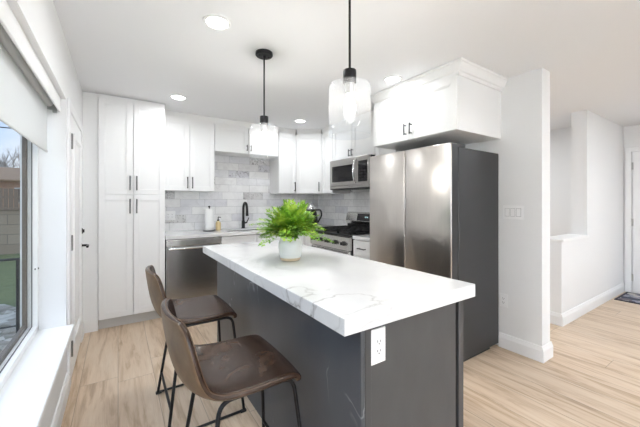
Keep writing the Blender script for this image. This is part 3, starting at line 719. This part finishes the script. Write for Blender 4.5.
# ------------------------------------------------------------------ microwave
mz0 = 1.468
mw = thing('microwave', 'stainless over-the-range microwave above the gas range', 'microwave', (2.47, MY1-0.022, mz0), R)
w = MY1-0.022-MY0-0.003; hh = MZ1-mz0-0.003; D = XR-0.014-2.47
obj('microwave_body', box(BM(), 0, w, 0, D, 0.0, hh, 0.002), M['case'], mw)
b = BM(); box(b, 0.001, w*0.74, -0.035, -0.001, 0.035, hh-0.001, 0.004, 2); q = obj('door', b, M['steel_m'], mw)
b = BM(); box(b, 0.055, w*0.74-0.075, -0.0375, -0.034, 0.085, hh-0.085, 0.001); obj('door_window', b, M['black_glass'], q)
b = BM(); xh = w*0.74-0.030; tube(b, [(xh, -0.035-0.042*math.sin(PI*i/10)**0.7, 0.055+(hh-0.085)*i/10) for i in range(11)], 0.011, 10); obj('handle', b, M['chrome'], q, True)
b = BM(); box(b, w*0.74+0.003, w-0.001, -0.035, -0.001, 0.035, hh-0.001, 0.004, 2); q = obj('control_panel', b, M['steel_m'], mw)
obj('keypad', box(BM(), w*0.74+0.018, w-0.022, -0.0375, -0.034, 0.07, hh-0.06, 0.001), M['black_glass'], q)
for i in range(3):
    for j in range(4): obj('keypad_button', box(BM(), w*0.74+0.035+i*0.045, w*0.74+0.060+i*0.045, -0.0385, -0.037, 0.09+j*0.035, 0.105+j*0.035), M['pull'], q)
obj('bottom_vent', box(BM(), 0.002, w-0.002, -0.03, 0.2, -0.012, 0.033), M['slot'], mw)
b = BM(); box(b, 0, w, -0.033, -0.002, 0.0, 0.032, 0.003); obj('bottom_trim', b, M['steel_m'], mw)

# ------------------------------------------------------------------ pendants
def pendant(x, y, label):
    t = thing('pendant_light', label, 'pendant light', (x, y, CE-0.0005), 0, 'glass pendant lights over the island')
    zt, zb, r = 1.848-CE, 1.602-CE, 0.1005
    b = BM(); lathe(b, [(0.060, 0), (0.062, -0.004), (0.062, -0.020), (0.057, -0.026), (0.012, -0.027), (0.010, -0.04)], (0, 0, 0), 32)
    for s in (-1, 1): lathe(b, [(0.007, -0.026), (0.007, -0.030), (0.004, -0.032)], (s*0.036, 0, 0), 10)
    obj('canopy', b, M['black'], t, True)
    b = BM(); tube(b, [(0, 0, -0.03), (0, 0, zt+0.06)], 0.0058, 10); obj('rod', b, M['black'], t, True)
    b = BM(); lathe(b, [(0.010, zt+0.068), (0.030, zt+0.064), (0.031, zt+0.060), (0.031, zt+0.006), (0.028, zt+0.002)], (0, 0, 0), 28); obj('cap', b, M['black'], t, True)
    b = BM(); lathe(b, [(0.024, zt+0.001), (0.024, zt-0.012), (0.022, zt-0.05)], (0, 0, 0), 24); obj('socket', b, M['nickel'], t, True)
    b = BM(); n = 48
    prof = [(0.030, zt), (r-0.016, zt), (r-0.005, zt-0.004), (r, zt-0.016), (r, zb), (r-0.0035, zb), (r-0.0035, zt-0.016), (r-0.008, zt-0.008), (r-0.018, zt-0.0035), (0.030, zt-0.0035)]
    lathe(b, prof, (0, 0, 0), n, close=False); obj('glass_shade', b, M['seeded'], t, True)
    b = BM(); zz = zt-0.045
    lathe(b, [(0.012, zz), (0.013, zz-0.015), (0.022, zz-0.04), (0.029, zz-0.065), (0.027, zz-0.085), (0.016, zz-0.103), (0.003, zz-0.108)], (0, 0, 0), 24); obj('bulb', b, M['bulb'], t, True)
    l = bpy.data.lights.new('pendant_lamp', 'POINT'); l.energy = 6; l.shadow_soft_size = 0.02; l.color = (1, 0.95, 0.88)
    lo = bpy.data.objects.new('pendant_lamp', l); C.objects.link(lo); lo.parent = t; lo.location = (0, 0, zt-0.115)
pendant(0.885, 2.08, 'farther black pendant with clear glass drum shade above the fern')
pendant(0.912, 1.128, 'nearer black pendant with clear glass drum shade, larger in view')

# ------------------------------------------------------------------ recessed lights
def recessed(x, y, label, power=4):
    t = thing('recessed_light', label, 'ceiling light', (x, y, CE-0.0005), 0, 'recessed ceiling lights')
    b = BM(); lathe(b, [(0.062, 0), (0.082, 0), (0.080, -0.006), (0.066, -0.008), (0.062, -0.004), (0.062, 0)], (0, 0, 0), 36, close=False); obj('trim_ring', b, M['white_plastic'], t, True)
    b = BM(); lathe(b, [(0.064, -0.001), (0.064, -0.004), (0.05, -0.0055)], (0, 0, 0), 36); obj('lens', b, M['lens'], t, True)
    l = bpy.data.lights.new('recessed_lamp', 'AREA'); l.shape = 'DISK'; l.size = 0.12; l.energy = power; l.color = (0.92, 0.96, 1); l.spread = math.radians(170)
    lo = bpy.data.objects.new('recessed_lamp', l); C.objects.link(lo); lo.parent = t; lo.location = (0, 0, -0.012)
recessed(0.50, 1.885, 'round recessed ceiling light left of the pendants, largest in view')
recessed(0.52, 3.45, 'round recessed ceiling light in front of the pantry cabinet', 3)
recessed(2.03, 3.56, 'round recessed ceiling light before the corner upper cabinets', 2.6)
recessed(2.02, 1.90, 'round recessed ceiling light left of the fridge cabinet', 2)
for x, y in ((4.4, -0.4), (1.3, -1.2)):  # unseen ceiling fill lights added to brighten hall and kitchen
    l = bpy.data.lights.new('living_room_fill', 'AREA'); l.shape = 'DISK'; l.size = 0.25; l.energy = 16; l.color = (0.9, 0.95, 1)
    lo = bpy.data.objects.new('living_room_fill', l); C.objects.link(lo); lo.location = (x, y, CE-0.02)
l = bpy.data.lights.new('stair_fill', 'AREA'); l.shape = 'DISK'; l.size = 0.25; l.energy = 15; l.color = (0.92, 0.96, 1)  # unseen fill light added to brighten the stairwell wall
lo = bpy.data.objects.new('stair_fill', l); C.objects.link(lo); lo.location = (4.3, 2.9, CE-0.02)

# ------------------------------------------------------------------ roller shade
rs_ = thing('roller_shade', 'white roller shade half drawn over the window', 'window shade', (-0.36, 1.3, 1.985))
y0, y1 = WY0+0.01-1.3, WY1-0.012-1.3
b = BM(); box(b, 0.030, 0.040, y0, y1, -0.094, -0.001, 0.002); box(b, -0.055, 0.030, y0, y1, -0.006, -0.001); obj('cassette', b, M['white_plastic'], rs_)
b = BM(); tube(b, [(-0.02, y0+0.02, -0.045), (-0.02, y1-0.02, -0.045)], 0.026, 16); obj('roller', b, M['shade'], rs_, True)
b = BM(); box(b, -0.026, -0.024, y0+0.03, y1-0.035, -0.362, -0.04); obj('fabric', b, M['shade'], rs_)
b = BM(); box(b, -0.030, -0.020, y0+0.03, y1-0.035, -0.375, -0.355, 0.003); obj('hem_bar', b, M['shade'], rs_)
b = BM(); box(b, -0.05, 0.026, y1-0.004, y1, -0.085, -0.007, 0.001); box(b, 0.0, 0.024, y1-0.016, y1-0.004, -0.105, -0.080, 0.003); obj('bracket', b, M['nickel'], rs_)

# ------------------------------------------------------------------ bar stools
def make_stool(label, loc):
    t = thing('bar_stool', label, 'bar stool', loc, 0, 'leather bar stools along the island')
    # shell: rows run from the front lip of the seat to the top of the back; local x = 0 at seat middle, +x to the island
    # (x, z, half width, edge lift x, edge lift z)
    R_ = [(0.205, 0.574, 0.205, -0.004, -0.006), (0.213, 0.592, 0.212, -0.008, -0.004), (0.195, 0.606, 0.216, -0.01, 0.0), (0.13, 0.604, 0.218, -0.004, 0.004),
          (0.05, 0.597, 0.220, 0, 0.010), (-0.03, 0.590, 0.222, 0.001, 0.020), (-0.11, 0.584, 0.224, 0.006, 0.036), (-0.168, 0.600, 0.226, 0.024, 0.046),
          (-0.204, 0.640, 0.227, 0.042, 0.038), (-0.224, 0.692, 0.226, 0.048, 0.024), (-0.236, 0.750, 0.222, 0.048, 0.014), (-0.245, 0.805, 0.213, 0.046, 0.006),
          (-0.251, 0.850, 0.198, 0.042, 0.0), (-0.254, 0.878, 0.176, 0.036, -0.004), (-0.256, 0.893, 0.150, 0.026, -0.006)]
    U = [-1, -0.93, -0.78, -0.52, -0.26, 0, 0.26, 0.52, 0.78, 0.93, 1]
    b = BM(); G = []
    for x, z, hw, ex, ez in R_:
        G.append([b.verts.new((x+ex*abs(u)**2.6, hw*u, z+ez*abs(u)**2.6)) for u in U])
    n0 = len(R_)
    for i in range(n0-1):
        for j in range(len(U)-1): b.faces.new((G[i][j], G[i+1][j], G[i+1][j+1], G[i][j+1]))
    # bm normals: the top side of the seat points up / forward
    me = bpy.data.meshes.new('seat_shell'); b.to_mesh(me); b.free()
    o = bpy.data.objects.new('seat_shell', me); C.objects.link(o); o.parent = t
    me.materials.append(M['leather_back']); me.materials.append(M['leather'])
    me.polygons.foreach_set('use_smooth', [True]*len(me.polygons))
    sd = o.modifiers.new('thick', 'SOLIDIFY'); sd.thickness = 0.026; sd.offset = 0.0; sd.material_offset = 1; sd.material_offset_rim = 1; sd.use_even_offset = False
    sb = o.modifiers.new('sub', 'SUBSURF'); sb.levels = 2; sb.render_levels = 2
    # piping seam along the rim
    edge = [(x+ex, hw, z+ez) for x, z, hw, ex, ez in R_]
    top = [(R_[-1][0]+R_[-1][3]*abs(u)**2.6, R_[-1][2]*u, R_[-1][1]+R_[-1][4]*abs(u)**2.6) for u in U]
    loop = [(p[0]+0.006*(1 if i > 7 else 0), p[1]-0.001, p[2]+(0.007 if i <= 7 else 0)) for i, p in enumerate(edge[3:], 3)]
    path = loop+[(p[0]+0.006, p[1], p[2]-0.001) for p in top[::-1][1:-1]]+[(p[0], -p[1], p[2]) for p in loop[::-1]]
    b = BM(); tube(b, smooth_path(path, 0.03, 3), 0.0018, 6); obj('seam_piping', b, M['stitch'], t, True)
    # metal frame: two bent side loops with floor runners, each leg its own mesh
    ytop, ybot = 0.165, 0.245; zt = 0.572
    for s in (-1, 1):
        fl = smooth_path([(0.05, s*ytop, zt), (0.196, s*ytop, zt), (0.244, s*ybot, 0.011)], 0.05, 6)
        bl = smooth_path([(0.05, s*ytop, zt), (-0.10, s*ytop, zt), (-0.178, s*ybot, 0.011)], 0.05, 6)
        b = BM(); tube(b, fl, 0.0085, 10); obj('leg', b, M['black'], t, True)
        b = BM(); tube(b, bl, 0.0085, 10); obj('leg', b, M['black'], t, True)
        b = BM(); tube(b, [(0.244, s*ybot, 0.0105), (-0.178, s*ybot, 0.0105)], 0.0075, 10); obj('runner', b, M['black'], t, True)
        for x in (0.240, -0.174):
            b = BM(); box(b, x-0.018, x+0.018, s*ybot-0.010, s*ybot+0.010, 0.0, 0.016, 0.003); obj('foot_glide', b, M['black_plastic'], t)
    f = (zt-0.145)/(zt-0.011); yb = ytop+(ybot-ytop)*f
    for x in (0.196+(0.244-0.196)*f, -0.10+(-0.178+0.10)*f):
        b = BM(); tube(b, [(x, -yb, 0.145), (x, yb, 0.145)], 0.0075, 10); obj('footrest_bar', b, M['black'], t, True)
    for x in (0.10, -0.06):
        b = BM(); box(b, x-0.016, x+0.016, -ytop, ytop, zt, zt+0.008); obj('seat_bracket', b, M['black'], t)
    return t
st = make_stool('nearer brown leather bar stool with black sled legs, seat toward the island', (0.402, 1.275, 0))
dup(st, 'farther brown leather bar stool, between the near stool and the dishwasher', (0.402, 2.075, 0))

# ------------------------------------------------------------------ fern
pf = thing('potted_fern', 'bright green fern in a white ceramic pot on the island', 'plant', (0.930, 1.760, 0.914))
b = BM(); lathe(b, [(0.055, 0.010), (0.066, 0.020), (0.074, 0.050), (0.077, 0.085), (0.075, 0.115), (0.066, 0.137), (0.064, 0.146), (0.068, 0.152), (0.066, 0.155), (0.058, 0.150), (0.058, 0.130)], (0, 0, 0), 40, close=False)
obj('pot', b, M['pot'], pf, True)
b = BM(); lathe(b, [(0.050, 0.0005), (0.058, 0.002), (0.064, 0.010), (0.0665, 0.0205), (0.055, 0.0205)], (0, 0, 0), 40); obj('pot_foot', b, M['pot_base'], pf, True)
b = BM(); lathe(b, [(0.059, 0.120), (0.059, 0.132), (0.03, 0.136)], (0, 0, 0), 24); obj('soil', b, M['soil'], pf, True)
rnd = random.Random(3)
bl, bs = BM(), BM()
def leaflet(bm, p, d, nrm, ln, wd):
    s = d.cross(nrm).normalized()
    a = bm.verts.new(p); t1 = bm.verts.new(p+d*ln*0.45+s*wd+nrm*ln*0.06); t2 = bm.verts.new(p+d*ln*0.45-s*wd+nrm*ln*0.06); e = bm.verts.new(p+d*ln)
    bm.faces.new((a, t1, e, t2))
for k in range(120):
    az = rnd.uniform(0, 2*PI); el = rnd.uniform(0.30, 1.5); ln = rnd.uniform(0.15, 0.265)*(1.0 if el < 0.8 else 0.9)
    h = Vector((math.cos(az), math.sin(az), 0)); p = Vector((0, 0, 0.145))+h*rnd.uniform(0, 0.045)
    d = h*math.cos(el)+Vector((0, 0, math.sin(el))); pts = [p.copy()]; ns = 9
    for i in range(ns):
        d = (d+Vector((0, 0, -0.07-0.05*math.cos(el)))*(0.6+i*0.08)+Vector((rnd.uniform(-.05, .05), rnd.uniform(-.05, .05), rnd.uniform(-.04, .04)))).normalized()
        p = p+d*ln/ns
        if p.z < 0.175: p.z = max(p.z, 0.13 if math.hypot(p.x, p.y) > 0.13 else 0.17)
        pts.append(p.copy())
    tube(bs, pts, 0.0012, 4, r1=0.0005)
    for i in range(2, ns+1):
        q = pts[i]; dd = (pts[i]-pts[i-1]).normalized(); side = dd.cross(Vector((0, 0, 1)))
        if side.length < 1e-3: side = Vector((1, 0, 0))
        side.normalize(); up = side.cross(dd).normalized()
        l2 = 0.042*math.sin(PI*(0.18+0.78*i/ns))+0.008
        for s in (-1, 1):
            v = (side*s+dd*0.55+up*rnd.uniform(-.25, .35)).normalized()
            # each pinna carries small leaflets
            for j in range(1, 4):
                o_ = q+v*l2*j/3.2
                for s2 in (-1, 1): leaflet(bl, o_, (v*0.7+dd*0.8*s2+up*rnd.uniform(-.3, .3)).normalized(), up, rnd.uniform(0.012, 0.021), 0.0058)
            leaflet(bl, q, v, up, l2, 0.0055)
obj('foliage', bl, M['fern'], pf); obj('stems', bs, M['stem'], pf)

# ------------------------------------------------------------------ counter items
fc = thing('faucet', 'black gooseneck kitchen faucet behind the sink', 'faucet', (1.50, 4.275, CZ))
b = BM(); lathe(b, [(0.030, 0), (0.030, 0.006), (0.024, 0.012), (0.024, 0.10), (0.017, 0.115)], (0, 0, 0), 24); obj('faucet_base', b, M['black'], fc, True)
b = BM(); arc = [(0.0, 0.0, 0.11), (0, 0, 0.27)]+[(0.004*(1-math.cos(a)), -0.065*(1-math.cos(a)), 0.27+0.095*math.sin(a)) for a in [PI*i/12 for i in range(1, 12)]]+[(0.008, -0.13, 0.262)]
tube(b, arc, 0.017, 12); obj('spout', b, M['black'], fc, True)
b = BM(); tube(b, [(0.008, -0.13, 0.27), (0.009, -0.132, 0.18)], 0.017, 14, r1=0.020); obj('spray_head', b, M['black'], fc, True)
b = BM(); tube(b, [(0.02, 0, 0.075), (0.055, 0, 0.085)], 0.012, 10); tube(b, [(0.052, 0, 0.085), (0.075, -0.02, 0.15)], 0.007, 8); obj('handle', b, M['black'], fc, True)
pt = thing('paper_towel_holder', 'black paper towel holder on the worktop left of the soap', 'paper towel holder', (0.985, 4.10, CZ))
b = BM(); lathe(b, [(0.075, 0), (0.078, 0.003), (0.076, 0.010), (0.02, 0.012)], (0, 0, 0), 32); obj('base', b, M['black'], pt, True)
b = BM(); tube(b, [(0, 0, 0.010), (0, 0, 0.305)], 0.006, 10); lathe(b, [(0.006, 0.303), (0.014, 0.31), (0.014, 0.32), (0.005, 0.327)], (0, 0, 0), 14); obj('post', b, M['black'], pt, True)
b = BM(); lathe(b, [(0.019, 0.0), (0.054, 0.0), (0.056, 0.004), (0.056, 0.271), (0.054, 0.275), (0.019, 0.275), (0.019, 0.0)], (0, 0, 0), 32, close=False)
tag(obj('paper_towel_roll', b, M['paper'], None, True, loc=(0.985, 4.10, CZ+0.0125)), 'white paper towel roll standing on its holder', 'paper towel')
sb = thing('soap_bottle', 'small amber soap bottle with dark pump beside the paper towels', 'soap dispenser', (1.115, 4.16, CZ))
b = BM(); lathe(b, [(0.030, 0), (0.034, 0.004), (0.034, 0.095), (0.028, 0.110), (0.013, 0.118), (0.013, 0.128)], (0, 0, 0), 24); obj('bottle', b, M['amber'], sb, True)
b = BM(); lathe(b, [(0.015, 0.126), (0.015, 0.142), (0.006, 0.145), (0.006, 0.170)], (0, 0, 0), 16); tube(b, smooth_path([(0, 0, 0.168), (0, -0.004, 0.176), (0.025, -0.035, 0.172)], 0.006), 0.005, 8); obj('pump', b, M['black_plastic'], sb, True)
kt = thing('kettle', 'black kettle with chrome lid in the worktop corner behind the fern', 'kettle', (2.385, 3.86, CZ)); kt.scale = (1.25, 1.25, 1.25)
b = BM(); lathe(b, [(0.085, 0), (0.088, 0.006), (0.085, 0.022), (0.07, 0.025)], (0, 0, 0), 32); obj('power_base', b, M['black_plastic'], kt, True)
b = BM(); lathe(b, [(0.078, 0.026), (0.082, 0.04), (0.079, 0.12), (0.066, 0.19), (0.058, 0.215)], (0, 0, 0), 36)
obj('kettle_body', b, M['black_plastic'], kt, True)
b = BM(); lathe(b, [(0.059, 0.2155), (0.060, 0.225), (0.052, 0.248), (0.034, 0.262), (0.014, 0.268), (0.014, 0.288), (0.006, 0.294)], (0, 0, 0), 32); obj('lid', b, M['chrome'], kt, True)
b = BM(); tube(b, smooth_path([(0.052, -0.028, 0.205), (0.10, -0.06, 0.21), (0.112, -0.066, 0.14), (0.07, -0.038, 0.055)], 0.03), 0.010, 10); obj('handle', b, M['black_plastic'], kt, True)
b = BM(); tube(b, [(-0.05, 0.03, 0.19), (-0.088, 0.05, 0.222)], 0.018, 10, r1=0.010); obj('spout', b, M['chrome'], kt, True)

# ------------------------------------------------------------------ hall mat
b = BM(); box(b, 5.47, 6.04, 0.42, 1.215, 0.0005, 0.010, 0.003)
dm = tag(obj('door_mat', b, M['rug']), 'dark patterned mat in front of the front door', 'mat')
b = BM()
for x0, x1, y0, y1 in ((5.46, 5.495, 0.41, 1.225), (6.015, 6.05, 0.41, 1.225), (5.495, 6.015, 0.41, 0.44), (5.495, 6.015, 1.195, 1.225)): box(b, x0, x1, y0, y1, 0.0005, 0.012, 0.003)
obj('mat_border', b, M['rug_edge'], dm)

# ------------------------------------------------------------------ outdoors beyond the window
GZ = -0.30
struct('ground_outside', box(BM(), -40, -0.53, -10, 60, GZ-0.2, GZ), M['lawn'], 'green lawn outside the window', 'lawn')
b = BM(); prism(b, [(-0.54, 2.9), (-3.5, 2.9), (-3.5, 7.6), (-1.45, 6.6), (-0.54, 5.2)], 'z', GZ+0.001, GZ+0.02)
rr = random.Random(5)
for k in range(260):
    x, y = rr.uniform(-3.2, -0.62), rr.uniform(3.2, 6.2); r = rr.uniform(0.03, 0.09)
    if y > 5.2 and x > -1.3: continue
    if abs(y-4.95) < 0.14: continue
    q = bmesh.ops.create_icosphere(b, subdivisions=1, radius=r)
    for v in q['verts']: v.co = Vector((v.co.x+x, v.co.y+y, v.co.z*0.6+GZ+0.02))
tag(obj('gravel_bed', b, M['gravel']), 'pale stone gravel bed just outside the window', 'gravel', kind='stuff')
fn = thing('metal_railing', 'dark thin metal railing between the gravel and the lawn', 'railing', (-0.98, 4.95, GZ+0.021))
b = BM(); tube(b, [(-3.2, 0, 0.90), (0.30, 0, 0.90)], 0.014, 8); obj('rail', b, M['black'], fn, True)
b = BM(); tube(b, [(-3.2, 0, 0.12), (0.30, 0, 0.12)], 0.010, 8); obj('rail', b, M['black'], fn, True)
for x in (0.0, -1.5, -3.0):
    b = BM(); tube(b, [(x, 0, 0.0), (x, 0, 0.90)], 0.016, 8); obj('post', b, M['black'], fn, True)
gw = thing('block_wall', 'tan concrete block garden wall behind the lawn', 'garden wall', (-4, 13, GZ))
obj('wall_blocks', box(BM(), -6, 3, 0, 0.2, 0, 1.33), M['block'], gw)
obj('wall_cap', box(BM(), -6.02, 3.02, -0.03, 0.23, 1.33, 1.42, 0.01), M['wood'], gw)
wfence = thing('wood_fence', 'weathered wooden fence above the block wall', 'fence', (-6, 18, GZ))
b = BM(); i = 0
x = -6.0
while x < 4: box(b, x, x+0.14, 0, 0.03, 0, 2.15+0.05*rr.random()); x += 0.16
obj('boards', b, M['wood'], wfence)
for z in (0.5, 1.75): obj('rail', box(BM(), -6, 4, 0.03, 0.08, z, z+0.1), M['wood'], wfence)
hs = thing('brick_house', 'red brick house with tan roof seen through the window', 'house', (-7, 30, GZ))
obj('house_wall', box(BM(), -6, 4, 0, 7, 0, 3.2), M['brick'], hs)
b = BM(); prism(b, [(-0.5, 3.15), (3.5, 4.3), (7.5, 3.15), (7.5, 3.05), (-0.5, 3.05)], 'x', -6.4, 4.4); obj('roof', b, M['roof'], hs)
for x in (-4.6, -1.2, 0.9, 2.6):
    q = obj('window', box(BM(), x, x+0.9, -0.06, 0.02, 1.5, 2.6), M['trim'], hs); obj('pane', box(BM(), x+0.07, x+0.83, -0.075, -0.055, 1.57, 2.53), M['black_glass'], q)
def tree(x, y, h, seed, label):
    t = thing('bare_tree', label, 'tree', (x, y, GZ), 0, 'bare trees beyond the house'); r2 = random.Random(seed); bt, bb = BM(), BM()
    tube(bt, [(0, 0, 0), (0.05, 0, h*0.25), (0, 0.05, h*0.45)], 0.14, 8, r1=0.09)
    def grow(p, d, ln, rad, lev):
        q = p+d*ln; tube(bb, [p, (p+q)/2+Vector((r2.uniform(-.05, .05), r2.uniform(-.05, .05), 0))*ln, q], rad, 5, r1=rad*0.6)
        if lev == 0: return
        for k in range(3):
            nd = (d+Vector((r2.uniform(-.8, .8), r2.uniform(-.8, .8), r2.uniform(-.1, .6)))).normalized(); grow(p+d*ln*r2.uniform(.55, 1), nd, ln*0.68, rad*0.58, lev-1)
    for k in range(4): grow(Vector((0, 0, h*(0.3+0.05*k))), Vector((r2.uniform(-.7, .7), r2.uniform(-.7, .7), 1)).normalized(), h*0.26, 0.06, 3)
    obj('trunk', bt, M['bark'], t, True); obj('branches', bb, M['bark'], t)
tree(-9.0, 44, 7.6, 1, 'left bare tree behind the brick house')
tree(-10.2, 52, 8.6, 2, 'middle bare tree behind the brick house')
tree(-13.2, 60, 9.6, 4, 'bare tree at the window edge behind the brick house')
for i, (z, lb) in enumerate(((5.35, 'lower overhead utility wire crossing the sky'), (5.75, 'middle overhead utility wire crossing the sky'), (7.6, 'upper overhead utility wire crossing the sky'))):
    pts = [(-22+2.2*k, 22, z+0.012*(k-8)**2-0.25) for k in range(17)]
    tag(obj('utility_wire', tube(BM(), pts, 0.028, 5), M['black_plastic']), lb, 'wire', 'overhead wires')
